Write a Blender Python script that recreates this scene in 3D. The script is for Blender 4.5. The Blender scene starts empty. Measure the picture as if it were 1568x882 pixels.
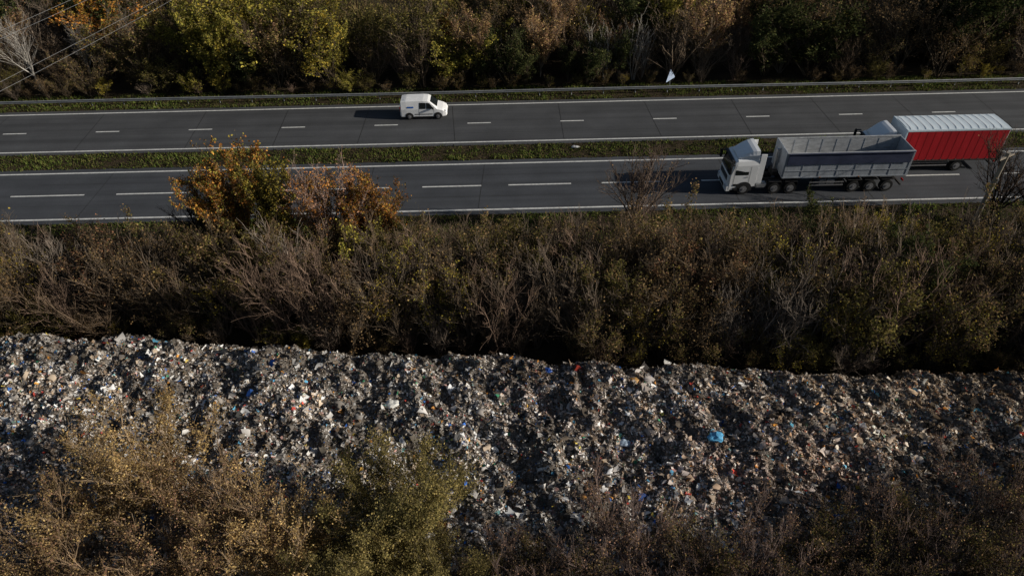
import bpy, bmesh, math
import numpy as np
from mathutils import Vector, Matrix
scene = bpy.context.scene
R = np.random.default_rng(7)

# ---------------------------------------------------------------- helpers
def link(o, parent=None):
    scene.collection.objects.link(o)
    if parent is not None: o.parent = parent
    return o
def empty(name, loc=(0,0,0)):
    o = bpy.data.objects.new(name, None); o.location = loc; o.empty_display_size = .3
    return link(o)

def mat(name, col, rough=.8, metal=0.0, var=.25, scale=3.0, col2=None, spec=.3, coat=0.0, stretch=(1,1,1), detail=6, bump=0.0):
    m = bpy.data.materials.new(name); m.use_nodes = True
    nt = m.node_tree; N = nt.nodes; L = nt.links
    b = N['Principled BSDF']
    b.inputs['Roughness'].default_value = rough
    b.inputs['Metallic'].default_value = metal
    b.inputs['Specular IOR Level'].default_value = spec
    if coat: b.inputs['Coat Weight'].default_value = coat
    tc = N.new('ShaderNodeTexCoord'); mp = N.new('ShaderNodeMapping')
    mp.inputs['Scale'].default_value = stretch
    L.new(tc.outputs['Object'], mp.inputs['Vector'])
    n = N.new('ShaderNodeTexNoise'); n.inputs['Scale'].default_value = scale
    n.inputs['Detail'].default_value = detail; n.inputs['Roughness'].default_value = .65
    L.new(mp.outputs[0], n.inputs['Vector'])
    r = N.new('ShaderNodeValToRGB')
    c2 = col2 if col2 else tuple(c*(1-var) for c in col)
    r.color_ramp.elements[0].position = .3; r.color_ramp.elements[0].color = (*c2, 1)
    r.color_ramp.elements[1].position = .7; r.color_ramp.elements[1].color = (*[min(1,c*(1+var*.3)) for c in col], 1)
    L.new(n.outputs[0], r.inputs[0]); L.new(r.outputs[0], b.inputs['Base Color'])
    if bump:
        bp = N.new('ShaderNodeBump'); bp.inputs['Strength'].default_value = bump
        n2 = N.new('ShaderNodeTexNoise'); n2.inputs['Scale'].default_value = scale*6
        L.new(mp.outputs[0], n2.inputs['Vector'])
        L.new(n2.outputs[0], bp.inputs['Height']); L.new(bp.outputs[0], b.inputs['Normal'])
    return m

def attr_mat(name, transl=0.0, objvar=.5):
    m = bpy.data.materials.new(name); m.use_nodes = True
    nt = m.node_tree; N = nt.nodes; L = nt.links
    N.remove(N['Principled BSDF']); out = N['Material Output']
    b = N.new('ShaderNodeBsdfDiffuse')
    a = N.new('ShaderNodeAttribute'); a.attribute_name = 'Col'
    oi = N.new('ShaderNodeObjectInfo')
    mr = N.new('ShaderNodeMapRange'); mr.inputs['To Min'].default_value = 1-objvar/2; mr.inputs['To Max'].default_value = 1+objvar/2
    L.new(oi.outputs['Random'], mr.inputs['Value'])
    vm = N.new('ShaderNodeVectorMath'); vm.operation = 'SCALE'
    L.new(a.outputs['Color'], vm.inputs[0]); L.new(mr.outputs[0], vm.inputs['Scale'])
    L.new(vm.outputs[0], b.inputs['Color'])
    if transl:
        t = N.new('ShaderNodeBsdfTranslucent'); L.new(vm.outputs[0], t.inputs['Color'])
        mx = N.new('ShaderNodeMixShader'); mx.inputs[0].default_value = transl
        L.new(b.outputs[0], mx.inputs[1]); L.new(t.outputs[0], mx.inputs[2]); L.new(mx.outputs[0], out.inputs['Surface'])
    else: L.new(b.outputs[0], out.inputs['Surface'])
    return m

def quad_mesh(name, V, F, C=None, mats=(), midx=None):
    me = bpy.data.meshes.new(name)
    V = np.asarray(V, np.float32); F = np.asarray(F, np.int32); k = F.shape[1]
    me.vertices.add(len(V)); me.vertices.foreach_set('co', V.ravel())
    me.loops.add(F.size); me.loops.foreach_set('vertex_index', F.ravel())
    me.polygons.add(len(F)); me.polygons.foreach_set('loop_start', np.arange(0, F.size, k, dtype=np.int32))
    for m in mats: me.materials.append(m)
    if midx is not None: me.polygons.foreach_set('material_index', np.asarray(midx, np.int32))
    if C is not None:
        a = me.color_attributes.new('Col', 'FLOAT_COLOR', 'POINT')
        C4 = np.ones((len(V), 4), np.float32); C4[:, :3] = C
        a.data.foreach_set('color', C4.ravel())
    me.update(calc_edges=True)
    return me

_tab = np.random.default_rng(99).random((256, 256))
def vn(x, y, s=0):
    x = np.asarray(x, float)+s*17.3; y = np.asarray(y, float)+s*31.7
    xi = np.floor(x).astype(int); yi = np.floor(y).astype(int)
    fx = x-xi; fy = y-yi; fx = fx*fx*(3-2*fx); fy = fy*fy*(3-2*fy)
    a = _tab[xi & 255, yi & 255]; b = _tab[(xi+1) & 255, yi & 255]
    c = _tab[xi & 255, (yi+1) & 255]; d = _tab[(xi+1) & 255, (yi+1) & 255]
    return (a*(1-fx)+b*fx)*(1-fy)+(c*(1-fx)+d*fx)*fy-.5
def nrm(v): return v/np.maximum(np.linalg.norm(v, axis=-1, keepdims=True), 1e-9)

def prisms(P0, P1, r0, r1):
    P0 = np.asarray(P0); P1 = np.asarray(P1); r0 = np.asarray(r0)[:, None]; r1 = np.asarray(r1)[:, None]
    d = nrm(P1-P0); ref = np.where(np.abs(d[:, 2:3]) > .9, np.array([[1., 0, 0]]), np.array([[0, 0, 1.]]))
    u = nrm(np.cross(d, ref)); v = np.cross(d, u); n = len(P0)
    V = np.zeros((n, 6, 3))
    for k in range(3):
        a = 2*math.pi*k/3
        o = u*math.cos(a)+v*math.sin(a)
        V[:, k] = P0+o*r0; V[:, 3+k] = P1+o*r1
    base = (np.arange(n)*6)[:, None, None]
    F = (np.array([[0, 1, 4, 3], [1, 2, 5, 4], [2, 0, 3, 5]])[None]+base).reshape(-1, 4)
    return V.reshape(-1, 3), F

def leaves(P, size, rng, cols):
    n = len(P); a = nrm(rng.normal(size=(n, 3))); b = nrm(np.cross(a, rng.normal(size=(n, 3))))
    s = size*(.6+.8*rng.random((n, 1)))
    V = np.stack([P-a*s*.5, P+b*s*.36, P+a*s*.5, P-b*s*.36], 1)
    V[:, 0] += np.cross(a, b)*s*.15
    F = np.arange(n*4).reshape(-1, 4)
    cols = np.array(cols); c = cols[rng.integers(0, len(cols), n)]*(.6+.8*rng.random((n, 1)))
    return V.reshape(-1, 3), F, np.repeat(c, 4, 0)

BARK = attr_mat('twig_bark', 0, .5)
LEAF = attr_mat('autumn_leaf', .3, .5)

def make_tree(name, seed, H=6., stems=8, spread=.38, nb=12, nt=6, trunk=0., nleaf=0, lsize=.1, lcols=((.1,.08,.02),),
              bark=(.11, .085, .06), zlo=0., zhi=1., thick=1., lump=.6, up=1.):
    rng = np.random.default_rng(seed); S0 = []; S1 = []; A = []; B = []; anchors = []
    def poly(p, d, L, n, r0, r1, jit, upb):
        pts = [p]; ds = []
        for i in range(n):
            d = d+rng.normal(size=3)*jit+np.array([0, 0, upb]); d = d/np.linalg.norm(d)
            q = p+d*L/n
            S0.append(p); S1.append(q); A.append((r0+(r1-r0)*i/n)*thick); B.append((r0+(r1-r0)*(i+1)/n)*thick)
            pts.append(q); ds.append(d); p = q
        return pts, ds
    base = np.zeros(3)
    if trunk > 0:
        tp, _ = poly(np.array([0, 0, -.1]), np.array([0, 0, 1.]), trunk+.1, 3, .17, .11, .06, .1); base = tp[-1]
    for s in range(stems):
        az = 2*math.pi*(s+rng.random())/stems; tilt = spread*(.15+.95*rng.random())
        d = np.array([math.sin(tilt)*math.cos(az), math.sin(tilt)*math.sin(az), math.cos(tilt)])
        st = base+(np.array([math.cos(az), math.sin(az), 0])*.25*rng.random() if trunk == 0 else 0)
        L = (H-trunk)*(.72+.3*rng.random())
        pts, ds = poly(st, d, L, 6, .05 if trunk == 0 else .085, .012, .08, .04)
        for b in range(nb):
            t = .14+.84*(b+rng.random())/nb; k = min(5, int(t*6)); f = t*6-k
            p = pts[k]+(pts[k+1]-pts[k])*f
            dd = ds[k]*.9*up+nrm(rng.normal(size=3))*.72+np.array([0, 0, .22]); dd /= np.linalg.norm(dd)
            Lb = (H*.27*(1.1-.7*t)+.2)*(.6+.7*rng.random())
            bp, bd = poly(p, dd, Lb, 3, .019, .008, .12, .06)
            for w in range(nt):
                t2 = .1+.9*(w+rng.random())/nt; k2 = min(2, int(t2*3)); f2 = t2*3-k2
                q = bp[k2]+(bp[k2+1]-bp[k2])*f2
                d2 = bd[k2]*.9+nrm(rng.normal(size=3))*.65+np.array([0, 0, .25]); d2 /= np.linalg.norm(d2)
                tp, _ = poly(q, d2, .25+.5*rng.random(), 2, .010, .0055, .13, .05)
                anchors += [tp[1], tp[2], (tp[0]+tp[1])/2]
    V, F = prisms(S0, S1, A, B)
    C = np.tile(np.array(bark), (len(V), 1))*np.repeat(.65+.7*rng.random(len(S0)), 6)[:, None]
    mi = np.zeros(len(F), int)
    if nleaf:
        AN = np.array(anchors); z = AN[:, 2]/max(AN[:, 2].max(), 1)
        w = ((z >= zlo) & (z <= zhi)).astype(float)+.03
        cl = vn(AN[:, 0]*1.3+AN[:, 2]*.9, AN[:, 1]*1.3-AN[:, 2]*.7, seed)
        w *= np.clip(.5+cl*2*lump*1.6, .03, 1.5)
        idx = rng.choice(len(AN), nleaf, p=w/w.sum())
        P = AN[idx]+rng.normal(size=(nleaf, 3))*.11
        LV, LF, LC = leaves(P, lsize, rng, lcols)
        tint = (1+.7*vn(P[:, 0]*1.1+3, P[:, 1]*1.1+P[:, 2], seed+3))[:, None]
        LC = LC*np.repeat(tint, 4, 0)
        F = np.vstack([F, LF+len(V)]); V = np.vstack([V, LV]); C = np.vstack([C, LC]); mi = np.concatenate([mi, np.ones(len(LF), int)])
    return quad_mesh(name, V, F, C, (BARK, LEAF), mi)

YEL = [(.38, .27, .04), (.30, .24, .04), (.44, .32, .06), (.20, .17, .04)]
YGR = [(.25, .23, .045), (.32, .27, .055), (.16, .16, .035), (.37, .30, .06)]
OLI = [(.13, .115, .036), (.165, .14, .045), (.085, .08, .028), (.20, .155, .05)]
ORA = [(.45, .19, .045), (.36, .14, .03), (.54, .27, .06), (.26, .12, .03), (.24, .16, .05)]
GRN = [(.05, .062, .025), (.07, .08, .03), (.04, .05, .02), (.10, .10, .035)]
BRN = [(.18, .115, .06), (.24, .15, .075), (.13, .09, .05), (.28, .19, .09)]
GLD = [(.50, .34, .14), (.38, .26, .11), (.58, .42, .18), (.30, .19, .09)]
PNK = [(.34, .20, .14), (.40, .22, .14), (.24, .15, .10)]
RUS = [(.20, .10, .06), (.26, .12, .07), (.15, .08, .05)]

VAR = dict(
 bare=[make_tree('bare_shrub_a', 1, bark=(.18, .13, .09), nleaf=400, lcols=BRN, nt=7), make_tree('bare_shrub_b', 2, bark=(.145, .11, .08), spread=.3, nleaf=300, lcols=BRN, nt=7),
       make_tree('bare_shrub_c', 3, bark=(.195, .135, .10), spread=.45, nt=7), make_tree('bare_shrub_d', 21, bark=(.165, .13, .10), spread=.33, stems=10, nt=6)],
 grey=[make_tree('grey_shrub_a', 4, bark=(.23, .19, .155), spread=.28), make_tree('grey_shrub_b', 5, bark=(.20, .165, .135), spread=.4)],
 brown=[make_tree('brown_shrub_a', 6, nleaf=1800, lcols=BRN, lsize=.1), make_tree('brown_shrub_b', 7, nleaf=2200, lcols=BRN+OLI, spread=.5, lsize=.11)],
 rust=[make_tree('rust_shrub', 22, nleaf=3000, lcols=RUS+BRN, spread=.5, lsize=.12)],
 sparse=[make_tree('sparse_yellow_a', 8, nleaf=1200, lcols=YEL, zlo=.1, zhi=.7, bark=(.14, .11, .08)), make_tree('sparse_yellow_b', 9, nleaf=1400, lcols=YGR+YEL, zlo=.1, zhi=.8, bark=(.14, .11, .08))],
 olive=[make_tree('olive_shrub_a', 10, nleaf=4200, lcols=OLI, lsize=.13, spread=.5), make_tree('olive_shrub_b', 11, nleaf=3800, lcols=OLI+BRN, lsize=.12, spread=.55)],
 ygreen=[make_tree('yellow_green_a', 12, nleaf=4600, lcols=YGR, lsize=.15, spread=.5), make_tree('yellow_green_b', 13, nleaf=3800, lcols=YGR+YEL, lsize=.14)],
 orange=[make_tree('orange_shrub', 14, nleaf=3800, lcols=ORA, lsize=.14, spread=.5)],
 green=[make_tree('dark_green_a', 15, nleaf=5500, lcols=GRN, lsize=.15, spread=.5)],
)

# ---------------------------------------------------------------- ground and road
def ground_mat(name, cols, scales=(.25, 2.5)):
    m = bpy.data.materials.new(name); m.use_nodes = True
    nt = m.node_tree; N = nt.nodes; L = nt.links; b = N['Principled BSDF']
    b.inputs['Roughness'].default_value = .95; b.inputs['Specular IOR Level'].default_value = .1
    tc = N.new('ShaderNodeTexCoord')
    n1 = N.new('ShaderNodeTexNoise'); n1.inputs['Scale'].default_value = scales[0]; n1.inputs['Detail'].default_value = 8
    n2 = N.new('ShaderNodeTexNoise'); n2.inputs['Scale'].default_value = scales[1]; n2.inputs['Detail'].default_value = 8; n2.inputs['Roughness'].default_value = .75
    L.new(tc.outputs['Object'], n1.inputs['Vector']); L.new(tc.outputs['Object'], n2.inputs['Vector'])
    ad = N.new('ShaderNodeMath'); ad.operation = 'ADD'; L.new(n1.outputs[0], ad.inputs[0]); L.new(n2.outputs[0], ad.inputs[1])
    mu = N.new('ShaderNodeMath'); mu.operation = 'MULTIPLY'; mu.inputs[1].default_value = .5; L.new(ad.outputs[0], mu.inputs[0])
    r = N.new('ShaderNodeValToRGB'); e = r.color_ramp.elements
    e[0].position = .34; e[0].color = (*cols[0], 1); e[1].position = .66; e[1].color = (*cols[-1], 1)
    for i, c in enumerate(cols[1:-1]):
        k = e.new(.34+.32*(i+1)/(len(cols)-1)); k.color = (*c, 1)
    L.new(mu.outputs[0], r.inputs[0]); L.new(r.outputs[0], b.inputs['Base Color'])
    bp = N.new('ShaderNodeBump'); bp.inputs['Strength'].default_value = .8; bp.inputs['Distance'].default_value = .3
    L.new(n2.outputs[0], bp.inputs['Height']); L.new(bp.outputs[0], b.inputs['Normal'])
    return m
G1 = ground_mat('leaf_litter_ground', [(.016, .012, .008), (.035, .026, .016), (.06, .044, .026), (.045, .04, .02)])
def sheet(name, x0, x1, y0, y1, z, m, parent=None):
    V = [(x0, y0, z), (x1, y0, z), (x1, y1, z), (x0, y1, z)]
    return link(bpy.data.objects.new(name, quad_mesh(name, V, [[0, 1, 2, 3]], mats=(m,))), parent)
sheet('ground', -900, 900, -500, 1500, 0, G1)

def asphalt(name, base):
    m = bpy.data.materials.new(name); m.use_nodes = True
    nt = m.node_tree; N = nt.nodes; L = nt.links; b = N['Principled BSDF']
    b.inputs['Roughness'].default_value = .85; b.inputs['Specular IOR Level'].default_value = .2
    tc = N.new('ShaderNodeTexCoord')
    mp = N.new('ShaderNodeMapping'); mp.inputs['Scale'].default_value = (.03, 1.3, 1); L.new(tc.outputs['Object'], mp.inputs[0])
    n1 = N.new('ShaderNodeTexNoise'); n1.inputs['Scale'].default_value = 1.; n1.inputs['Detail'].default_value = 5; L.new(mp.outputs[0], n1.inputs['Vector'])
    n2 = N.new('ShaderNodeTexNoise'); n2.inputs['Scale'].default_value = .35; n2.inputs['Detail'].default_value = 6; L.new(tc.outputs['Object'], n2.inputs['Vector'])
    n3 = N.new('ShaderNodeTexNoise'); n3.inputs['Scale'].default_value = 25; n3.inputs['Detail'].default_value = 3; L.new(tc.outputs['Object'], n3.inputs['Vector'])
    def mr(src, a, c):
        k = N.new('ShaderNodeMapRange'); k.inputs['From Min'].default_value = .3; k.inputs['From Max'].default_value = .7
        k.inputs['To Min'].default_value = a; k.inputs['To Max'].default_value = c; L.new(src, k.inputs['Value']); return k.outputs[0]
    m1 = N.new('ShaderNodeMath'); m1.operation = 'MULTIPLY'; L.new(mr(n1.outputs[0], .80, 1.18), m1.inputs[0]); L.new(mr(n2.outputs[0], .86, 1.14), m1.inputs[1])
    m2 = N.new('ShaderNodeMath'); m2.operation = 'MULTIPLY'; L.new(m1.outputs[0], m2.inputs[0]); L.new(mr(n3.outputs[0], .82, 1.18), m2.inputs[1])
    vm = N.new('ShaderNodeVectorMath'); vm.operation = 'SCALE'; vm.inputs[0].default_value = base; L.new(m2.outputs[0], vm.inputs['Scale'])
    L.new(vm.outputs[0], b.inputs['Base Color'])
    return m
AS1 = asphalt('asphalt_far', (.064, .066, .070)); AS2 = asphalt('asphalt_near', (.058, .062, .070))
PAINT = mat('road_paint', (.68, .68, .66), .7, var=.35, scale=4)
SEAM = mat('tar_seam', (.028, .028, .028), .7)
road = empty('dual_carriageway_road')
XL = 420
sheet('far_carriageway', -XL, XL, 54.75, 63.7, .02, AS1, road)
sheet('near_carriageway', -XL, XL, 43.75, 52.1, .02, AS2, road)
V = []; F = []
def strip(x0, x1, y0, y1, z=.024, sk=0):
    n = len(V); V.extend([(x0, y0, z), (x1, y0, z), (x1+sk, y1, z), (x0+sk, y1, z)]); F.append([n, n+1, n+2, n+3])
for y in (63.05, 55.35, 51.45, 44.4): strip(-XL, XL, y-.09, y+.09)
for k in range(-30, 40):
    c = -37.6+8.72*k
    strip(c-1.1, c+1.1, 58.98, 59.14)
for a, b in [(-40.6,-34.6),(-32,-26),(-23.4,-17.6),(-14.8,-9.8),(-7.1,-2.3),(-.1,5.0),(7.5,12.2),(15.6,20.2),(23.4,28.2),(32.2,36.6),(40,45)]: strip(a, b, 47.84, 48.0)
for k in range(40):
    strip(49+9*k, 55+9*k, 47.84, 48.0); strip(-50-9*k, -44-9*k, 47.84, 48.0)
link(bpy.data.objects.new('lane_markings', quad_mesh('lane_markings', V, F, mats=(PAINT,))), road)
V = []; F = []
x = -120
while x < 120:
    strip(x, x+.06, 55.5, 62.9, .0235, R.normal()*.25); x += 7.5+R.random()*2.5
x = -120
while x < 120:
    strip(x, x+.05, 44.6, 51.3, .0235, R.normal()*.25); x += 8.5+R.random()*3
for y in (57.1, 61.0, 46.3, 49.6):
    x = -150
    while x < 150:
        l = 8+R.random()*25; strip(x, x+l, y, y+.035, .0225); x += l+R.random()*15
link(bpy.data.objects.new('tar_seams', quad_mesh('tar_seams', V, F, mats=(SEAM,))), road)

def blades(name, zones, dens, cols, hmin, hmax, xr=75):
    Vs = []; Fs = []; Cs = []; n0 = 0
    for (y0, y1, e) in zones:
        n = int((y1-y0)*2*xr*dens); x = R.uniform(-xr, xr, n); y = R.uniform(y0-e, y1+e, n)
        keep = (y > y0-e*(.5+vn(x*.9, y*0, 3))) & (y < y1+e*(.5+vn(x*.9, y*0, 5)))
        d = vn(x*.5, y*.9, 1)+vn(x*2, y*2, 2)*.6
        keep &= (R.random(n) < .75+d)
        x = x[keep]; y = y[keep]; d = d[keep]; n = len(x)
        h = R.uniform(hmin, hmax, n)*(1+d); a = R.uniform(0, math.pi, n); w = .035+.03*R.random(n)
        dx = np.cos(a)*w; dy = np.sin(a)*w; z = np.zeros(n)+.01
        lx = R.normal(size=n)*h*.4; ly = R.normal(size=n)*h*.4
        P = np.stack([np.stack([x-dx, y-dy, z], 1), np.stack([x+dx, y+dy, z], 1), np.stack([x+lx, y+ly, z+h], 1)], 1).reshape(-1, 3)
        c = np.array(cols)[R.integers(0, len(cols), n)]*(.6+.8*R.random((n, 1)))*(1+d[:, None]*1.1)
        Vs.append(P); Fs.append(np.arange(n*3).reshape(-1, 3)+n0); n0 += n*3; Cs.append(np.repeat(c, 3, 0))
    me = quad_mesh(name, np.vstack(Vs), np.vstack(Fs), np.clip(np.vstack(Cs), .005, 1), (GRASS,))
    return link(bpy.data.objects.new(name, me))
GRASS = attr_mat('grass_blade', .3, 0)
GC = [(.085, .115, .028), (.12, .15, .035), (.055, .08, .02), (.13, .12, .04), (.08, .065, .035)]
blades('verge_grass', [(52.2, 54.65, .3), (63.85, 67.0, .3), (40.0, 43.55, .35)], 120, GC, .06, .22)
blades('field_grass', [(80, 112, 1)], 16, [(.20, .14, .07), (.15, .11, .055), (.25, .18, .08), (.11, .11, .04)], .2, .7, 60)

# ---------------------------------------------------------------- rubbish heap
def ridge(x): return 25.9-.085*x+.5*vn(x*.16, x*0, 4)*2
def sstep(t): t = np.clip(t, 0, 1); return t*t*(3-2*t)
def heap_h(x, y):
    t = ridge(x)-y
    top = 2.5+.35*vn(x*.12, x*0, 8)*2-.03*np.maximum(t, 0)
    h = top*sstep((t+2.3)/2.3)*sstep((y-10.0)/4.)
    ox, oy = x+y*.35, y-x*.1
    m = sstep(h/.8)
    h = h+m*(.65*vn(ox*.28, oy*.22, 1)+.55*vn(ox*.75, oy*.6, 2)+.44*vn(ox*1.9, oy*1.6, 3)+.26*vn(x*4.3, y*4.1, 4)+.12*vn(x*9, y*9, 5))
    h *= sstep((58-np.abs(x))/6)
    return h-.25
BASEM = ground_mat('trodden_rubbish', [(.07, .058, .046), (.14, .12, .10), (.22, .195, .17), (.32, .29, .265)], (3, 14))
gx = np.arange(-60, 60.01, .13); gy = np.arange(9.5, 33.6, .13)
X, Y = np.meshgrid(gx, gy, indexing='ij'); Z = heap_h(X, Y)
nx, ny = X.shape; idx = np.arange(nx*ny).reshape(nx, ny)
F = np.stack([idx[:-1, :-1], idx[1:, :-1], idx[1:, 1:], idx[:-1, 1:]], -1).reshape(-1, 4)
heap = empty('rubbish_heap')
link(bpy.data.objects.new('heap_body', quad_mesh('heap_body', np.stack([X, Y, Z], -1).reshape(-1, 3), F, mats=(BASEM,))), heap)
LIT = attr_mat('litter_plastic', .2, 0)
def litter(name, N, smin, smax, pal, wts, xr=(-40, 38), lift=.3, pw=1.6, tilt=.45, crumple=1):
    x = R.uniform(xr[0], xr[1], N); y = ridge(x)+1.6-R.random(N)*14.5
    k = y > 11.5; x = x[k]; y = y[k]; n = len(x)
    h = heap_h(x, y); e = .1
    nn = nrm(np.stack([-(heap_h(x+e, y)-h)/e, -(heap_h(x, y+e)-h)/e, np.ones(n)], 1))
    nn = nrm(nn+R.normal(size=(n, 3))*tilt)
    a = nrm(np.cross(nn, R.normal(size=(n, 3)))); b = np.cross(nn, a)
    s = (smin*(smax/smin)**(R.random(n)**pw))[:, None]; asp = (.25+.75*R.random(n))[:, None]
    c = np.stack([x, y, h], 1); c[:, 2] += s[:, 0]*lift*R.random(n)
    w = np.array(wts, float); col = np.array(pal)[R.choice(len(pal), n, p=w/w.sum())]
    br = np.clip(1.0+.8*vn(x*.35, y*.5, 6)+1.1*vn(x*1.6, y*1.6, 7), .4, 1.75)[:, None]
    col = col*br*(.8+.4*R.random((n, 1)))
    t = np.clip((ridge(x)-y)/2.5, 0, 1)[:, None]
    pk = np.clip(vn(x*.15+2, y*.2, 9)*2, 0, 1)[:, None]
    col = col*(1-pk*np.array([[-.05, .10, .15]]))
    rt = np.clip((x-8)/18, 0, .7)[:, None]; col = col*(1-rt*np.array([[.08, .22, .38]]))
    col = col*(.8+.2*t)
    gridu = [-1, 0, 1]; P = []
    for v_ in gridu:
        for u_ in gridu:
            q = c+a*s*.5*u_*(1+.25*R.normal(size=(n, 1)))+b*s*asp*.5*v_*(1+.25*R.normal(size=(n, 1)))+nn*s*R.normal(size=(n, 1))*.17*crumple
            P.append(q)
    P = np.stack(P, 1)
    f = np.array([[0, 1, 4, 3], [1, 2, 5, 4], [3, 4, 7, 6], [4, 5, 8, 7]])
    F = (f[None]+(np.arange(n)*9)[:, None, None]).reshape(-1, 4)
    return link(bpy.data.objects.new(name, quad_mesh(name, P.reshape(-1, 3), F, np.repeat(np.clip(col, .004, .88), 9, 0), (LIT,))), heap)
pal = [(.80, .77, .73), (.62, .585, .55), (.44, .405, .37), (.31, .27, .235), (.19, .16, .13), (.07, .06, .05), (.43, .33, .24), (.30, .21, .14), (.52, .45, .37),
       (.06, .20, .60), (.14, .42, .66), (.56, .09, .07), (.72, .33, .07), (.08, .34, .18), (.72, .56, .12), (.60, .36, .32), (.25, .5, .5)]
wts = [14, 14, 15, 14, 13, 7, 11, 10, 10, 1.2, 1., .9, 1., .5, .5, 1.8, .6]
litter('shredded_litter', 300000, .035, .2, pal, wts)
litter('large_litter', 11000, .14, .45, [(.85, .83, .8), (.64, .61, .58), (.42, .38, .34), (.25, .22, .18), (.06, .17, .55), (.62, .3, .09), (.48, .08, .06), (.06, .06, .06), (.47, .38, .29), (.12, .4, .6)], [11, 8, 9, 8, .7, .6, .5, 3, 7, .5], pw=2.2, tilt=.4, crumple=1.5)

def crumpled(name, x, y, r, col, sx=1.3, parent=None):
    bm = bmesh.new(); bmesh.ops.create_icosphere(bm, subdivisions=3, radius=r)
    for v in bm.verts:
        k = 1+.5*float(vn(v.co.x*7/r*.3+x, v.co.y*7/r*.3+v.co.z*5, 3))+.25*float(vn(v.co.x*20, v.co.z*20+v.co.y*13, 5))
        v.co = Vector((v.co.x*sx*k, v.co.y*k, v.co.z*.6*k))
    me = bpy.data.meshes.new(name); bm.to_mesh(me); bm.free(); me.materials.append(mat(name+'_plastic', col, .4, var=.4, scale=9))
    o = bpy.data.objects.new(name, me); o.location = (x, y, float(heap_h(np.array([x]), np.array([y]))[0])+r*.3 if y < 30 else r*.4); return link(o, parent)
crumpled('blue_plastic_bag', 9.7, 20.6, .3, (.12, .42, .70))
crumpled('blue_plastic_bag', 5.4, 20.9, .24, (.40, .50, .62))
crumpled('blue_plastic_bag', 1.8, 25.2, .2, (.02, .07, .3))
crumpled('blue_plastic_bag', -27.5, 24.3, .25, (.08, .28, .5), 2.2)
crumpled('orange_plastic_bag', 6.3, 24.3, .2, (.45, .25, .08))
crumpled('white_plastic_bag', -6.4, 23.4, .3, (.7, .7, .66))
crumpled('white_plastic_bag', 5.9, 53.9, .2, (.6, .6, .6), 1.8)

# ---------------------------------------------------------------- vegetation masses
def plant(me, x, y, h, parent, base=6., wide=1., name=None):
    o = bpy.data.objects.new(name or me.name, me); s = h/base; w = s*wide*(.85+.3*R.random())
    o.location = (x, y, -.05); o.scale = (w, w, s); o.rotation_euler = (R.normal()*.04, R.normal()*.04, R.random()*6.283)
    return link(o, parent)
KS = list(VAR)
def pick(w, x=None, y=None, f=.11, sharp=4.):
    ks = list(w); p = np.array([w[k] for k in ks], float)
    if x is not None:      # species grow in patches
        p *= np.exp(np.array([float(vn(np.array(x*f), np.array(y*f), 20+KS.index(k))) for k in ks])*sharp)
    k = ks[R.choice(len(ks), p=p/p.sum())]
    return VAR[k][R.integers(len(VAR[k]))]
hedge = empty('roadside_hedgerow')
for xi in np.arange(-54, 56, 1.65):
    y0 = float(ridge(np.array(xi)))+3.3
    y = y0
    while y < 39.6:
        x = xi+R.uniform(-.8, .8); yy = y+R.uniform(-.7, .7)
        h = min(6.2, 5.8-(yy-34)*.7)*(.82+.28*R.random())
        if h > 1.4:
            w = dict(bare=5.5, grey=1.1, brown=2.8, rust=.7, sparse=2.2, olive=1.3, ygreen=.12)
            if 19 < x < 27: w['ygreen'] = 2.2; w['olive'] = 3; w['green'] = .6
            if x >= 27: w['green'] = 1.4; w['olive'] = 2.4
            front = yy < y0+2
            if front: w['olive'] += 1.4; w['sparse'] += 1.6; w['ygreen'] += .3
            plant(pick(w, x, yy, .16, 3.), x, yy, h, hedge, wide=1.05 if h > 4 else 1.35)
        y += 1.9
    if R.random() < .85:
        plant(pick(dict(sparse=2.5, ygreen=.9, brown=3, olive=3, bare=2)), xi, y0-.9+R.uniform(-.4, .4), 1.8+1.9*R.random(), hedge, wide=1.25)

wood = empty('woodland')
def wood_w(x, y):
    w = dict(bare=2.8, grey=1.3, brown=2.8, rust=1.1, sparse=1.8, olive=3.4, ygreen=1.5, green=1.4, orange=.3)
    if -52 < x < -36: w['orange'] = 1.; w['bare'] = 3.5; w['grey'] = 2
    if -36 < x < -12: w['ygreen'] = 3.2; w['olive'] = 5; w['green'] = 2
    if x > 24: w['green'] = 4.5; w['olive'] = 3.5; w['grey'] = 1
    return w
row = 0; y = 68.1
while y < 114:
    sp = 2.9+(y-68)*.03
    for x in np.arange(-70-(y-68)*.5, 70+(y-68)*.5, sp):
        xx = x+R.uniform(-1.2, 1.2); yy = y+R.uniform(-1.1, 1.1)
        if yy > 80 and -26 < xx < -8 and R.random() < .85: continue
        if yy > 82 and vn(np.array(xx*.09), np.array(yy*.09), 12) > .16: continue
        h = (2.6+4.2*R.random() if row == 0 else 3.4+4.8*R.random())*(1+.8*float(vn(np.array(xx*.16), np.array(yy*.16), 11)))
        if yy > 75 and -25 < xx < -8: h *= .6
        plant(pick(wood_w(xx, yy), xx, yy, .13, 5.), xx, yy, h, wood, wide=1.35)
    y += 2.8+(y-68)*.03; row += 1
for x in np.arange(-75, 75, 1.9):
    if R.random() < .8: plant(pick(dict(bare=2, brown=3, olive=3, sparse=2, ygreen=.6)), x+R.uniform(-.6, .6), 66.9+R.uniform(-.4, .3), 1.+1.5*R.random(), wood, wide=1.6)

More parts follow.
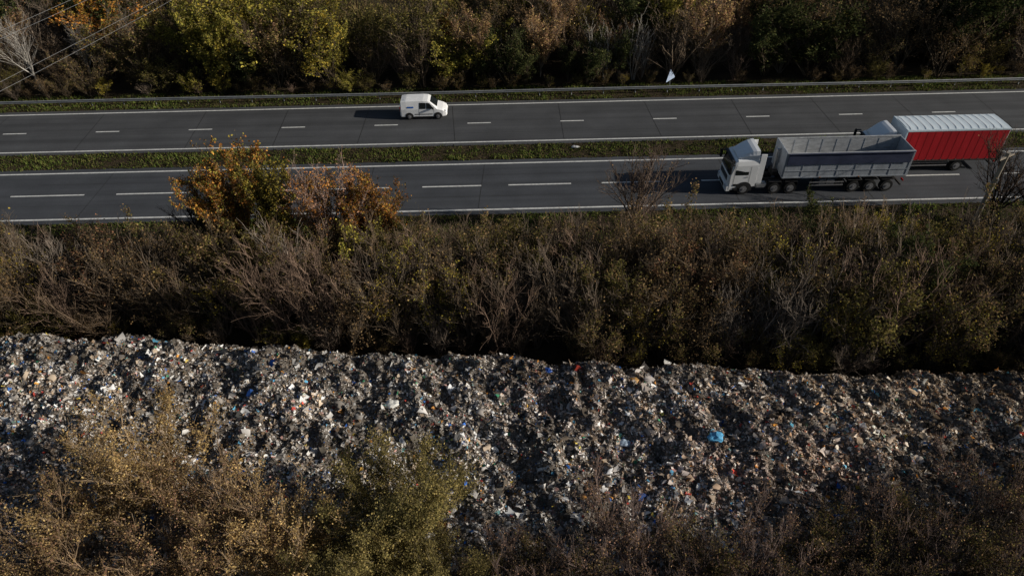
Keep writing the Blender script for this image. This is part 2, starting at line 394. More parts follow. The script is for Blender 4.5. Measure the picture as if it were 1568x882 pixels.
# ---------------------------------------------------------------- individual trees
def tree(name, me, x, y, sc=1, rot=0, sxy=1):
    o = bpy.data.objects.new(name, me); o.location = (x, y, -.03); o.scale = (sc*sxy, sc*sxy, sc); o.rotation_euler = (0, 0, rot); return link(o)
T = make_tree('autumn_tree_mesh', 31, H=9.0, trunk=1.2, stems=13, spread=.55, nb=16, nt=7, nleaf=30000, lsize=.155, lcols=ORA+ORA+YGR+BRN, bark=(.08, .06, .05), lump=.45)
tree('autumn_tree', T, -18.2, 38.2, .98, 0, .82)
T = make_tree('yellow_tree_mesh', 32, H=8.6, trunk=1.0, stems=10, spread=.42, nb=15, nt=6, nleaf=17000, lsize=.15, lcols=YGR+YEL+OLI+OLI, bark=(.08, .06, .05), lump=.45)
tree('autumn_tree', T, -15.3, 37.2, .98, 0, .85)
T = make_tree('orange_tree_mesh', 33, H=7.4, trunk=.8, stems=12, spread=.75, nb=15, nt=7, nleaf=19000, lsize=.14, lcols=ORA+PNK+ORA+YEL[:2]+BRN, bark=(.1, .075, .06), lump=.55)
tree('autumn_tree', T, -9.7, 37.8, .98, 0, .9)
T = make_tree('pink_tree_mesh', 34, H=8.0, trunk=1.2, stems=11, spread=.5, nb=15, nt=8, nleaf=6500, lsize=.12, lcols=PNK+ORA, bark=(.30, .22, .185), lump=.5)
tree('autumn_tree', T, -12.3, 37.2, 1.02)
T = make_tree('bare_tree_mesh', 35, H=6.2, trunk=.8, stems=12, spread=.6, nb=14, nt=8, nleaf=300, lcols=BRN, bark=(.10, .075, .06), thick=1.1)
tree('bare_tree', T, 9.1, 41.0, 1.05)
tree('bare_tree', T, 35.2, 41.2, 1.05, 2); tree('bare_tree', T, 37.6, 39.6, 1.15, 4)
tree('bare_tree', T, -21.0, 38.8, 1.0, 1)
T = make_tree('birch_mesh', 36, H=8, trunk=1.5, stems=7, spread=.4, nb=12, nt=6, bark=(.42, .39, .35), thick=1.)
tree('birch_tree', T, -49, 69.2, .95); tree('birch_tree', T, -44.5, 71.4, .8, 2)
T = make_tree('birch_stem_mesh', 37, H=7, trunk=0, stems=6, spread=.16, nb=8, nt=3, bark=(.33, .30, .26), thick=1.1)
for i, xx in enumerate((10.2, 11.6, 13.0, 14.0, 8.9)): tree('birch_tree', T, xx, 68.2+.4*(i % 2), .75+.08*(i % 3), i*1.3)
T = make_tree('lime_tree_mesh', 38, H=7.8, trunk=1., stems=11, spread=.6, nb=14, nt=6, nleaf=16000, lsize=.18, lcols=YGR+YGR+OLI, lump=.55)
tree('yellow_green_tree', T, -29.5, 68.9, 1.05); tree('yellow_green_tree', T, -33.0, 71.8, .95, 2); tree('yellow_green_tree', T, -17.8, 68.6, .8, 3)
tree('yellow_green_tree', T, 17.5, 74, .95, 1); tree('yellow_green_tree', T, 33, 71, .7, 1); tree('yellow_green_tree', T, 1, 78, .9, 4)
T = make_tree('orange_wood_mesh', 39, H=7.4, trunk=1.2, stems=10, spread=.55, nb=14, nt=6, nleaf=10000, lsize=.17, lcols=ORA+YEL, lump=.6)
tree('orange_tree', T, -43.0, 74.5, 1.05); tree('orange_tree', T, -48, 79, .9, 2); tree('orange_tree', T, -6.5, 72, .75, 1)
T = make_tree('tan_tree_mesh', 40, H=7.6, trunk=1., stems=11, spread=.6, nb=14, nt=7, nleaf=9000, lsize=.15, lcols=BRN+PNK+GLD, bark=(.2, .15, .11), lump=.5)
tree('brown_tree', T, 20.5, 69.3, 1.08); tree('brown_tree', T, -3.5, 69.6, .9, 1); tree('brown_tree', T, 3.5, 69.4, .9, 3); tree('brown_tree', T, -23.5, 71, .8, 4); tree('brown_tree', T, 6, 75, 1., 5)
tree('brown_tree', T, 25, 76, 1.05, 2); tree('brown_tree', T, -53, 73, .9, 2)

# foreground trees
OLB = [(.16, .135, .05), (.20, .165, .06), (.11, .095, .036), (.26, .20, .075)]
FG = make_tree('golden_tree_mesh', 51, H=7, trunk=1., stems=13, spread=.75, nb=18, nt=9, nleaf=18000, lsize=.085, lcols=GLD, bark=(.38, .28, .18), thick=.85, zlo=.3, lump=.4)
FG2 = make_tree('golden_tree_b_mesh', 52, H=6.6, trunk=.8, stems=12, spread=.7, nb=17, nt=9, nleaf=12000, lsize=.085, lcols=GLD+BRN+BRN+PNK, bark=(.29, .205, .13), thick=.85, lump=.5)
FO = make_tree('olive_tree_mesh', 53, H=6.8, trunk=1., stems=18, spread=.9, nb=18, nt=10, nleaf=62000, lsize=.075, lcols=OLB, bark=(.17, .14, .085), thick=.8, lump=.12)
FB = make_tree('bare_shrub_near_mesh', 54, H=5, trunk=.0, stems=16, spread=.8, nb=16, nt=10, nleaf=4500, lsize=.07, lcols=BRN+PNK, bark=(.15, .11, .095), thick=.85)
FB2 = make_tree('bare_shrub_near_b_mesh', 55, H=5, trunk=.0, stems=16, spread=.7, nb=16, nt=9, nleaf=9000, lsize=.08, lcols=OLI+BRN, bark=(.10, .08, .065), thick=.8)
tree('golden_tree', FG, -17.0, 17.8, 1.0, 0); tree('golden_tree', FG2, -12.4, 16.0, .95, 1.4); tree('golden_tree', FG2, -19.5, 14.6, .9, 3)
tree('golden_tree', FG, -9.8, 14.4, .9, 4.2); tree('golden_tree', FG2, -14.6, 13.2, .95, 5); tree('golden_tree', FG, -16.8, 11.5, .8, 2)
tree('olive_tree', FO, -5.0, 15.4, 1.0, 0)
tree('olive_tree', FO, -7.2, 12.0, .8, 2); tree('olive_tree', FO, -2.8, 12.2, .75, 4)
for i, (xx, yy, s, k) in enumerate([(-.4, 13.4, .8, 0), (1.8, 13.4, .8, 1), (4.4, 14.7, 1., 0), (7.4, 13.6, .9, 1), (10.2, 13.8, .9, 0), (13, 13.9, .9, 1), (15.8, 14.3, .95, 0),
                                   (18.6, 14.8, 1., 1), (21.4, 15.6, 1.05, 0), (20, 12.4, 1., 0), (24.4, 17.6, .9, 1), (27.2, 20.6, .75, 0), (3, 11.6, .9, 1), (9, 11.6, .9, 0), (14.5, 12, .95, 1), (-20.8, 17.5, .5, 0), (28, 16, 1., 1),
                                   (11.6, 12.4, .9, 1), (6, 12.2, .9, 0), (17.2, 12.5, .95, 1), (0, 11.3, .85, 0), (25.4, 19.4, .6, 0), (12.6, 10.8, .9, 1), (7.4, 10.8, .9, 1), (4.6, 10.2, .9, 0), (18.4, 11, .9, 1), (22.6, 13.6, .95, 1), (2, 9.6, .9, 1)]):
    tree('bare_shrub', FB if k == 0 else FB2, xx, yy, s, i*1.1)

# ---------------------------------------------------------------- crash barrier, sign, poles
GALV = mat('galvanised_steel', (.24, .25, .26), .6, .2, var=.35, scale=2)
def box(name, parent, x0, x1, y0, y1, z0, z1, m, bev=.02):
    bm = bmesh.new(); bmesh.ops.create_cube(bm, size=1)
    for v in bm.verts: v.co = Vector(((x0+x1)/2+v.co.x*(x1-x0), (y0+y1)/2+v.co.y*(y1-y0), (z0+z1)/2+v.co.z*(z1-z0)))
    b = min(bev, .4*min(x1-x0, y1-y0, z1-z0))
    if b > 0: bmesh.ops.bevel(bm, geom=list(bm.edges), offset=b, segments=2, affect='EDGES')
    me = bpy.data.meshes.new(name); bm.to_mesh(me); bm.free(); me.materials.append(m)
    return link(bpy.data.objects.new(name, me), parent)
def cyl(name, parent, c, r, l, axis, m, seg=20, r2=None, bev=0):
    bm = bmesh.new(); bmesh.ops.create_cone(bm, cap_ends=True, segments=seg, radius1=r, radius2=r if r2 is None else r2, depth=l)
    if bev: bmesh.ops.bevel(bm, geom=[e for e in bm.edges if abs(e.verts[0].co.z-e.verts[1].co.z) < 1e-6], offset=bev, segments=2, affect='EDGES')
    if axis == 'Y': bm.transform(Matrix.Rotation(math.pi/2, 4, 'X'))
    if axis == 'X': bm.transform(Matrix.Rotation(math.pi/2, 4, 'Y'))
    bm.transform(Matrix.Translation(Vector(c)))
    me = bpy.data.meshes.new(name); bm.to_mesh(me); bm.free(); me.materials.append(m)
    return link(bpy.data.objects.new(name, me), parent)
def ngon(name, parent, pts, m):
    me = bpy.data.meshes.new(name); me.from_pydata([tuple(p) for p in pts], [], [list(range(len(pts)))]); me.materials.append(m)
    return link(bpy.data.objects.new(name, me), parent)

rail = empty('crash_barrier', (0, 64.75, 0))
prof = [(0, .42), (-.06, .47), (-.06, .52), (0, .57), (-.06, .62), (-.06, .67), (0, .72)]
V = []; F = []; xs = np.linspace(-160, 160, 81)
for i, x in enumerate(xs):
    for (a, b) in prof: V.append((x, a, b+.02*math.sin(x*.13)))
    if i:
        for j in range(6): n = i*7+j; F.append([n-7, n-6, n+1, n])
link(bpy.data.objects.new('w_beam', quad_mesh('w_beam', V, F, mats=(GALV,))), rail)
P0 = []; P1 = []
for x in np.arange(-160, 160, 3.2): P0.append((x, .08, 0)); P1.append((x, .08, .7))
V, F = prisms(P0, P1, [.06]*len(P0), [.06]*len(P0)); link(bpy.data.objects.new('posts', quad_mesh('posts', V, F, mats=(GALV,))), rail)

SIGNB = mat('sign_back_grey', (.34, .42, .56), .5, var=.15); SIGNF = mat('sign_face_white', (.75, .75, .75), .4, var=.05)
sg = empty('warning_sign', (16.4, 65.3, 0)); sg.rotation_euler = (0, math.radians(-8), math.radians(40))
bm = bmesh.new(); vs = [bm.verts.new((a, 0, 1.15+b)) for a, b in [(-.62, 0), (.62, 0), (.66, .06), (.05, 1.1), (-.05, 1.1), (-.66, .06)]]
f = bm.faces.new(vs); ex = bmesh.ops.extrude_face_region(bm, geom=[f]); bmesh.ops.translate(bm, verts=[g for g in ex['geom'] if isinstance(g, bmesh.types.BMVert)], vec=(0, .03, 0))
me = bpy.data.meshes.new('plate'); bm.to_mesh(me); bm.free(); me.materials.append(SIGNB); link(bpy.data.objects.new('plate', me), sg)
ngon('sign_face', sg, [(-.5, .034, 1.22), (.5, .034, 1.22), (0, .034, 2.1)], SIGNF)
cyl('post', sg, (0, .08, 1.0), .04, 2.0, 'Z', GALV, 10)

WOOD = mat('weathered_pole_wood', (.26, .225, .18), .9, var=.4, scale=8, stretch=(1, 1, .15)); CER = mat('insulator', (.35, .3, .28), .3)
def pole(x, y, h, rot=0, arms=(0,)):
    p = empty('utility_pole', (x, y, 0)); p.rotation_euler = (0, 0, rot)
    cyl('shaft', p, (0, 0, h/2), .17, h, 'Z', WOOD, 12, .12)
    for a in arms:
        box('crossarm', p, -.75, .75, -.06, .06, h-.35-a, h-.23-a, WOOD, .01)
        for q in (-.68, 0, .68): cyl('insulator', p, (q, 0, h-.14-a), .05, .18, 'Z', CER, 8, .03)
    cyl('stay_bracket', p, (.0, -.16, h*.75), .05, .3, 'Z', GALV, 8)
    return p
pole(31.2, 37.6, 7.8, .5)
ang = math.atan2(70, 16); pole(-40.6, 27, 13.4, ang-math.pi/2, (0, 3)); pole(-24.3, 98, 13.4, ang-math.pi/2, (0, 3))
WIRE = mat('aluminium_wire', (.4, .4, .4), .5, .3)
P0 = []; P1 = []
for (o, z) in ((-.68, 13.3), (.68, 13.3), (-.68, 10.3), (.68, 10.3)):
    last = None
    for i in range(41):
        t = i/40; p = (-40.6+16.3*t+o, 27+71*t, z-1.2*4*t*(1-t)*.6)
        if last: P0.append(last); P1.append(p)
        last = p
V, F = prisms(P0, P1, [.011]*len(P0), [.011]*len(P0)); link(bpy.data.objects.new('overhead_power_line', quad_mesh('overhead_power_line', V, F, mats=(WIRE,))))

# ---------------------------------------------------------------- vehicles
WHITE = mat('white_vehicle_paint', (.84, .85, .86), .35, var=.10, scale=1.5, coat=.4, spec=.5)
GLASS = mat('dark_glass', (.015, .018, .02), .08, var=.1, spec=.7)
BLACK = mat('black_plastic', (.025, .025, .027), .6, var=.3)
TYRE = mat('tyre_rubber', (.02, .02, .02), .85, var=.3, scale=8)
HUB = mat('wheel_steel', (.28, .28, .29), .45, .4, var=.4, scale=9)
STEEL = mat('painted_body_steel', (.36, .39, .43), .5, .0, var=.3, scale=2.2, stretch=(1, 1, .4))
STEELI = mat('worn_inner_steel', (.46, .47, .48), .5, .1, var=.45, scale=2.5, stretch=(.5, 1, 2))
TARP = mat('navy_tarpaulin', (.04, .05, .095), .6, var=.3, scale=2, stretch=(.8, 1, 1.5), bump=.2)
CHAS = mat('chassis_grime', (.045, .042, .04), .8, var=.4)
REDC = mat('red_curtain', (.44, .010, .018), .5, var=.25, scale=1.3, stretch=(1, 1, .3))
REDD = mat('red_strap', (.34, .009, .014), .5)
ROOFC = mat('translucent_roof', (.60, .68, .74), .55, var=.15, scale=1.5, stretch=(2, .4, 1))
BLUEP = mat('blue_livery', (.03, .14, .5), .4)
AMB = mat('amber_lens', (.6, .2, .02), .3); REDL = mat('red_lens', (.4, .01, .01), .3); LAMP = mat('clear_lens', (.6, .62, .65), .15, spec=.7)
SILV = mat('fuel_tank_alloy', (.45, .46, .47), .35, .7, var=.2)

def loft(name, parent, st, m, smooth=False):
    k = len(st[0][1]); V = []; F = []
    for x, ring in st: V += [(x, a, b) for a, b in ring]
    for i in range(len(st)-1):
        for j in range(k): F.append((i*k+j, i*k+(j+1) % k, (i+1)*k+(j+1) % k, (i+1)*k+j))
    F.append(tuple(range(k))); F.append(tuple(range((len(st)-1)*k, len(st)*k)))
    me = bpy.data.meshes.new(name); me.from_pydata(V, [], F); bm = bmesh.new(); bm.from_mesh(me); bmesh.ops.recalc_face_normals(bm, faces=bm.faces); bm.to_mesh(me); bm.free()
    me.materials.append(m)
    return link(bpy.data.objects.new(name, me), parent)
def ring(w, zb, zbelt, zt, wt, c=.08):
    h = [(w*.96, zb), (w, zb+c), (w, zbelt), (wt, zt-c*1.1), (wt-c, zt)]
    return h+[(-a, b) for a, b in reversed(h)]
def wheel(p, x, y, r, w=.28, out=-1):
    cyl('tyre', p, (x, y, r), r, w, 'Y', TYRE, 28, bev=.04)
    cyl('rim', p, (x, y+out*(w/2-.0), r), r*.58, .03, 'Y', HUB, 20, bev=.008)
    cyl('hub', p, (x, y+out*(w/2+.03), r), r*.2, .07, 'Y', HUB, 12)
def arch(name, p, x, y, r, z):
    pts = [(x+r*math.cos(a), y, z+r*math.sin(a)) for a in np.linspace(-.25, math.pi+.25, 20)]
    return ngon(name, p, pts, BLACK)

# van (faces +X)
van = empty('white_van', (-7.95, 60.95, .024))
R9 = lambda x, zb, zt, w, wt, belt=1.02: (x, ring(w, zb, min(belt, zt-.16), zt, wt, .06))
loft('body', van, [R9(-2.2, .42, 1.05, .82, .80, .8), R9(-2.17, .32, 1.5, .88, .78), R9(-2.08, .28, 1.76, .90, .77), R9(-1.6, .25, 1.83, .91, .77), R9(0, .25, 1.85, .91, .77),
                   R9(.45, .25, 1.80, .91, .76), R9(.62, .25, 1.72, .91, .75), R9(1.32, .25, 1.16, .90, .78, .98), R9(1.8, .25, 1.02, .87, .74, .86), R9(2.08, .28, .86, .80, .68, .7), R9(2.2, .36, .66, .70, .6, .5)], WHITE)
ngon('windscreen', van, [(.70, -.64, 1.695), (.70, .64, 1.695), (1.31, .68, 1.215), (1.31, -.68, 1.215)], GLASS)
for sgn in (-1, 1):
    yb = sgn*.917; yt = sgn*.812
    ngon('cab_window', van, [(.28, yb, 1.06), (1.02, yb, 1.06), (.60, yt, 1.58), (.32, yt, 1.62)], GLASS)
    ngon('front_door_window', van, [(-.38, yb, 1.06), (.22, yb, 1.06), (.26, yt, 1.62), (-.33, yt, 1.64)], GLASS)
    for xx in (-.43, .98): ngon('door_seam', van, [(xx, sgn*.916, .38), (xx+.025, sgn*.916, .38), (xx+.025, sgn*.916, 1.02), (xx, sgn*.916, 1.02)], BLACK)
    box('rub_strip', van, -.85, .85, min(yb, yb-sgn*.03), max(yb, yb-sgn*.03)+.002, .48, .58, BLACK, .01)
    box('sill', van, -.9, .9, min(sgn*.9, sgn*.92), max(sgn*.9, sgn*.92), .22, .33, BLACK, .008)
    for xw in (-1.35, 1.35):
        arch('wheel_arch', van, xw, sgn*.921, .39, .33); wheel(van, xw, sgn*.84, .32, .2, sgn)
    box('mirror', van, .85, 1.0, min(sgn*.93, sgn*1.1), max(sgn*.93, sgn*1.1), 1.05, 1.24, BLACK, .03)
    box('headlamp', van, 1.93, 2.1, min(sgn*.56, sgn*.80), max(sgn*.56, sgn*.80), .68, .86, LAMP, .04)
    box('tail_lamp', van, -2.225, -2.1, min(sgn*.76, sgn*.86), max(sgn*.76, sgn*.86), .8, 1.25, REDL, .02)
ngon('blue_logo', van, [(-1.5, -.905, 1.15), (-.9, -.905, 1.15), (-.9, -.885, 1.3), (-1.5, -.885, 1.3)], BLUEP)
box('grille', van, 2.12, 2.215, -.45, .45, .42, .56, BLACK, .02)
box('front_bumper', van, 2.0, 2.24, -.72, .72, .27, .38, BLACK, .03); box('rear_bumper', van, -2.27, -2.12, -.8, .8, .3, .46, BLACK, .03)
for yy in (-.4, 0, .4): box('roof_rib', van, -1.8, .1, yy-.02, yy+.02, 1.835, 1.862, WHITE, .008)

def cab(p, w, L, H, hz=.45):
    c = .12
    rg = lambda x, zb, zt, ww, wt=None: (x, ring(ww, zb, max(zb+.3, zt-.45), zt, wt or ww-.03, c*.7))
    loft('cab_shell', p, [rg(-.0, hz, 1.62, w-.16), rg(.07, hz-.05, 1.80, w-.04), rg(.16, hz-.05, 2.15, w), rg(.36, hz-.05, H-.12, w, w-.07), rg(.55, hz-.02, H, w, w-.08), rg(L, hz+.25, H+.06, w, w-.08)], WHITE)
    ngon('windscreen', p, [(.035, -(w-.14), 1.86), (.31, -(w-.16), H-.2), (.31, w-.16, H-.2), (.035, w-.14, 1.86)], GLASS)
    box('windscreen_lower', p, .02, .10, -(w-.14), w-.14, 1.72, 1.95, GLASS, .02)
    box('grille_upper', p, -.03, .03, -(w-.35), w-.35, 1.12, 1.55, BLACK, .02)
    for z in (1.2, 1.32, 1.44): box('grille_bar', p, -.045, -.02, -(w-.42), w-.42, z, z+.035, HUB, .01)
    box('bumper', p, -.08, .3, -(w-.01), w-.01, .3, .82, WHITE, .06)
    box('bumper_grille', p, -.10, -.03, -.6, .6, .42, .7, BLACK, .02)
    box('sun_visor', p, .08, .32, -(w-.1), w-.1, H-.16, H-.08, BLACK, .03)
    for s in (-1, 1):
        y = s*(w+.008)
        box('headlamp', p, -.1, .0, min(s*(w-.45), s*(w-.08)), max(s*(w-.45), s*(w-.08)), .6, .82, LAMP, .03)
        ngon('side_window', p, [(.48, y, 1.75), (1.5, y, 1.75), (1.5, s*(w-.015), H-.4), (.62, s*(w-.015), H-.4), (.46, s*(w+.004), 2.1)], GLASS)
        for xx in (.42, 1.6): ngon('door_seam', p, [(xx, y, .9), (xx+.025, y, .9), (xx+.025, y, H-.5), (xx, y, H-.5)], BLACK)
        for z in (.45, .78): box('cab_step', p, .45, .95, min(s*(w-.03), s*(w+.02)), max(s*(w-.03), s*(w+.02)), z, z+.2, BLACK, .02)
        box('door_handle', p, 1.35, 1.5, min(y, y+s*.03), max(y, y+s*.03), 1.55, 1.6, BLACK, .01)
        arch('wheel_arch', p, 1.3, s*(w+.012), .64, .52)
        box('mirror', p, -.12, .06, min(s*(w+.08), s*(w+.3)), max(s*(w+.08), s*(w+.3)), 1.95, 2.65, BLACK, .05)
        box('mirror_arm', p, .0, .3, min(s*(w-.05), s*(w+.12)), max(s*(w-.05), s*(w+.12)), 2.62, 2.67, BLACK, .01)
    return p
def deflector(p, w, x0, x1, z0, z1, m):
    def rr(x, ww, zt): return (x, [(ww, z0), (ww, (z0+zt)/2), (ww-.12, zt-.03), (ww-.3, zt), (-(ww-.3), zt), (-(ww-.12), zt-.03), (-ww, (z0+zt)/2), (-ww, z0)])
    n = 6; st = []
    for i in range(n+1):
        t = i/n; st.append((x0+(x1-x0)*t, w*(.72+.28*t**.6), z0+.08+(z1-z0-.08)*math.sin(t*math.pi/2)))
    loft('roof_deflector', p, [rr(*s) for s in st], m)

# tipper lorry (faces -X)
tp = empty('tipper_lorry', (16.95, 46.88, .024))
cab(tp, 1.23, 2.15, 2.98); deflector(tp, 1.15, .55, 2.1, 3.02, 3.72, WHITE)
for s in (-1, 1):
    box('side_fairing', tp, 2.17, 2.62, min(s*1.16, s*1.21), max(s*1.16, s*1.21), 1.0, 3.5, WHITE, .02)
    box('fuel_tank', tp, 2.2, 3.1, min(s*.75, s*1.2), max(s*.75, s*1.2), .5, 1.0, SILV, .12)
    for xw in (3.72, 4.98):
        wheel(tp, xw, s*1.04, .5, .42, s)
        box('mudguard', tp, xw-.5, xw+.5, min(s*.8, s*1.24), max(s*.8, s*1.24), 1.06, 1.10, BLACK, .015)
        box('mud_flap', tp, xw+.48, xw+.51, min(s*.8, s*1.24), max(s*.8, s*1.24), .5, 1.06, BLACK, .005)
    wheel(tp, 1.3, s*1.10, .5, .3, s)
    for xw in (9.9, 11.22, 12.54):
        wheel(tp, xw, s*1.05, .5, .38, s)
        box('trailer_mudguard', tp, xw-.52, xw+.52, min(s*.85, s*1.23), max(s*.85, s*1.23), 1.06, 1.09, BLACK, .01)
    box('chassis_rail', tp, 2.1, 6.0, min(s*.38, s*.48), max(s*.38, s*.48), .75, 1.0, CHAS, .01)
    box('trailer_rail', tp, 4.6, 13.5, min(s*.4, s*.5), max(s*.4, s*.5), 1.12, 1.42, CHAS, .01)
    for z in (.62, .88): box('side_guard', tp, 6.4, 9.1, min(s*1.16, s*1.2), max(s*1.16, s*1.2), z, z+.1, HUB, .01)
    for xx in (6.5, 7.7, 8.95): box('guard_post', tp, xx, xx+.06, min(s*1.1, s*1.155), max(s*1.1, s*1.155), .6, 1.45, CHAS, .01)
    box('landing_leg', tp, 6.7, 6.85, min(s*.7, s*.85), max(s*.7, s*.85), .35, 1.4, CHAS, .01)
    box('side_wall', tp, 4.15, 13.75, min(s*1.19, s*1.25), max(s*1.19, s*1.25), 1.5, 3.46, STEEL, .01)
    box('top_rail', tp, 4.1, 13.8, min(s*1.17, s*1.29), max(s*1.17, s*1.29), 3.46, 3.57, STEELI, .02)
    box('bottom_rail', tp, 4.1, 13.8, min(s*1.18, s*1.28), max(s*1.18, s*1.28), 1.4, 1.52, STEEL, .015)
    for xx in np.linspace(4.2, 13.65, 8): box('side_rib', tp, xx-.04, xx+.04, min(s*1.25, s*1.27), max(s*1.25, s*1.27), 1.52, 3.46, STEEL, .008)
    box('mid_rail', tp, 4.2, 13.7, min(s*1.271, s*1.285), max(s*1.271, s*1.285), 2.0, 2.06, STEEL, .004)
    box('side_marker', tp, 7, 7.1, min(s*1.282, s*1.30), max(s*1.282, s*1.30), 1.43, 1.49, AMB, .005); box('side_marker', tp, 10, 10.1, min(s*1.282, s*1.30), max(s*1.282, s*1.30), 1.43, 1.49, AMB, .005)
    box('rear_lamp', tp, 13.7, 13.78, min(s*.8, s*1.15), max(s*.8, s*1.15), .85, .98, REDL, .01)
V = []; F = []; xs = np.linspace(4.25, 13.65, 95); zs = np.linspace(2.6, 3.50, 9)
for i, x in enumerate(xs):
    for j, z in enumerate(zs):
        V.append((x, -1.315-.012*float(vn(np.array(x*.9), np.array(z*2.2), 3))*2, z+(.05*float(vn(np.array(x*1.1), np.array(0), 6)) if j == 0 else 0)))
        if i and j: n = i*9+j; F.append([n-10, n-1, n, n-9])
link(bpy.data.objects.new('side_tarpaulin', quad_mesh('side_tarpaulin', V, F, mats=(TARP,))), tp)
cyl('sheet_roll', tp, (8.95, -1.34, 3.52), .055, 9.5, 'X', TARP, 12)
box('headboard', tp, 4.08, 4.16, -1.25, 1.25, 1.45, 3.6, STEEL, .01); box('tailgate', tp, 13.74, 13.82, -1.25, 1.25, 1.42, 3.5, STEEL, .01)
box('body_floor', tp, 4.2, 13.7, -1.185, 1.185, 1.5, 1.58, STEELI, .0)
ngon('sloped_headboard', tp, [(4.17, -1.165, 3.45), (4.17, 1.165, 3.45), (5.3, 1.165, 1.585), (5.3, -1.165, 1.585)], STEELI)
for s in (-1, 1): box('inner_lining', tp, 4.2, 13.7, min(s*1.17, s*1.187), max(s*1.17, s*1.187), 1.6, 3.44, STEELI, .0)
for xx in np.linspace(5.5, 13.2, 8): box('inner_stain', tp, xx, xx+.04, 1.155, 1.168, 1.6, 3.4, STEEL, .0)
cyl('tipping_ram', tp, (3.85, 0, 2.2), .14, 2.2, 'Z', SILV, 14); box('ram_housing', tp, 3.6, 4.06, -.5, .5, 1.2, 1.6, CHAS)
box('rear_bumper', tp, 13.55, 13.68, -1.2, 1.2, .5, .64, CHAS); box('fifth_wheel', tp, 4.2, 5.2, -.5, .5, 1.0, 1.14, CHAS)
box('number_plate', tp, 13.785, 13.79+.01, -.26, .26, .8, .92, AMB, .0)
for xw in (1.3, 3.72, 4.98, 9.9, 11.22, 12.54): cyl('axle', tp, (xw, 0, .5), .1, 1.9, 'Y', CHAS, 10)
box('air_tank', tp, 2.3, 2.9, -.35, .35, 1.05, 1.4, CHAS, .08); box('toolbox', tp, 7.2, 8.4, -1.12, -.6, .6, 1.1, SILV, .03)

# red curtain-sided lorry (faces -X)
rd = empty('red_curtainsider_lorry', (28.7, 49.68, .024))
cab(rd, 1.18, 2.0, 2.7); deflector(rd, 1.1, .5, 1.95, 2.75, 3.6, WHITE)
for s in (-1, 1):
    ngon('blue_livery_stripe', rd, [(.55, s*1.196, 1.25), (1.95, s*1.196, 1.25), (1.95, s*1.196, 1.7), (1.1, s*1.196, 1.6)], BLUEP)
    ngon('blue_deflector_stripe', rd, [(1.0, s*1.11, 2.85), (1.9, s*1.115, 2.85), (1.9, s*1.115, 3.15), (1.3, s*1.11, 3.05)], BLUEP)
    box('curtain', rd, 2.75, 10.7, min(s*1.24, s*1.27), max(s*1.24, s*1.27), 1.12, 3.62, REDC, .01)
    box('top_rail', rd, 2.65, 10.8, min(s*1.2, s*1.285), max(s*1.2, s*1.285), 3.62, 3.75, ROOFC, .02)
    box('bottom_rail', rd, 2.65, 10.8, min(s*1.2, s*1.28), max(s*1.2, s*1.28), .98, 1.12, CHAS, .01)
    for xx in np.linspace(3.1, 10.4, 13): box('curtain_strap', rd, xx-.02, xx+.02, min(s*1.27, s*1.276), max(s*1.27, s*1.276), 1.1, 3.6, REDD, .002)
    for xx in np.linspace(3.1, 10.4, 13): box('buckle', rd, xx-.02, xx+.02, min(s*1.282, s*1.29), max(s*1.282, s*1.29), 1.08, 1.2, HUB, .003)
    wheel(rd, 1.3, s*1.06, .48, .28, s); wheel(rd, 7.7, s*1.0, .48, .45, s)
    box('mudguard', rd, 7.15, 8.25, min(s*.75, s*1.22), max(s*.75, s*1.22), .95, .975, BLACK, .005)
    box('chassis_rail', rd, 1.9, 10.6, min(s*.4, s*.5), max(s*.4, s*.5), .7, .97, CHAS, .01)
    for z in (.5, .75): box('side_guard', rd, 3.0, 6.9, min(s*1.14, s*1.18), max(s*1.14, s*1.18), z, z+.1, HUB, .01)
    box('rear_lamp', rd, 10.7, 10.82, min(s*.8, s*1.1), max(s*.8, s*1.1), .7, .84, REDL, .01)
    box('rear_door', rd, 10.74, 10.80, min(s*.02, s*1.22), max(s*.02, s*1.22), 1.1, 3.65, WHITE, .02)
box('bulkhead', rd, 2.6, 2.72, -1.27, 1.27, 1.0, 3.78, ROOFC, .02)
box('load_floor', rd, 2.7, 10.7, -1.2, 1.2, .99, 1.12, CHAS, .0)
V = []; F = []; xs = np.linspace(2.7, 10.75, 121)
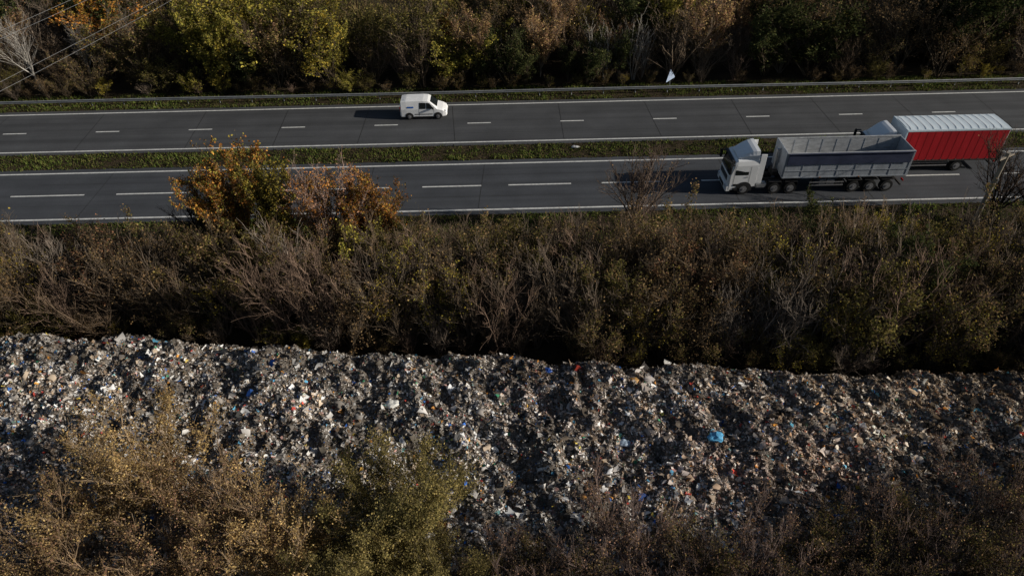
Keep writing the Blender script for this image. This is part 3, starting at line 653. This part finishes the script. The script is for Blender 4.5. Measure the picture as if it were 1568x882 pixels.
for i, x in enumerate(xs):
    k = .004*math.cos(x*2*math.pi/.6)
    for j, (a, b) in enumerate([(-1.22, 3.76), (-.7, 3.80), (0, 3.81), (.7, 3.80), (1.22, 3.76)]):
        V.append((x, a, b+k))
        if i and j: n = i*5+j; F.append([n-6, n-1, n, n-5])
link(bpy.data.objects.new('roof_sheet', quad_mesh('roof_sheet', V, F, mats=(ROOFC,))), rd)
for xx in np.arange(3.0, 10.7, .6): box('roof_bow', rd, xx-.03, xx+.03, -1.15, 1.15, 3.812, 3.822, WHITE, .002)
box('rear_bumper', rd, 10.5, 10.65, -1.15, 1.15, .45, .58, CHAS); box('fuel_tank', rd, 2.2, 2.95, -1.1, -.6, .5, .95, SILV, .1)
for xw in (1.3, 7.7): cyl('axle', rd, (xw, 0, .48), .1, 1.8, 'Y', CHAS, 10)

# ---------------------------------------------------------------- light, sky, camera
el = math.radians(20); az = math.radians(-8)
ts = Vector((math.cos(el)*math.cos(az), math.cos(el)*math.sin(az), math.sin(el)))
ld = bpy.data.lights.new('sun', 'SUN'); ld.energy = 5.0; ld.angle = math.radians(.5); ld.color = (1, .93, .82)
lo = bpy.data.objects.new('sun', ld); lo.rotation_euler = ts.to_track_quat('Z', 'Y').to_euler(); lo.location = (60, 0, 60); link(lo)
w = bpy.data.worlds.new('World'); scene.world = w; w.use_nodes = True; nt = w.node_tree
bg = nt.nodes['Background']; sky = nt.nodes.new('ShaderNodeTexSky'); sky.sky_type = 'NISHITA'; sky.sun_disc = False
sky.sun_elevation = el; sky.sun_rotation = math.radians(98)
nt.links.new(sky.outputs[0], bg.inputs['Color']); bg.inputs['Strength'].default_value = .055
scene.view_settings.view_transform = 'Standard'; scene.view_settings.look = 'None'; scene.view_settings.exposure = 0
cd = bpy.data.cameras.new('camera'); cd.sensor_width = 36; cd.lens = 24.0; cd.clip_end = 3000
co = bpy.data.objects.new('camera', cd); link(co)
co.matrix_world = Matrix.Translation((0, 0, 29.3)) @ Matrix.Rotation(math.radians(50), 4, 'X') @ Matrix.Rotation(math.radians(-1.35), 4, 'Z')
scene.camera = co
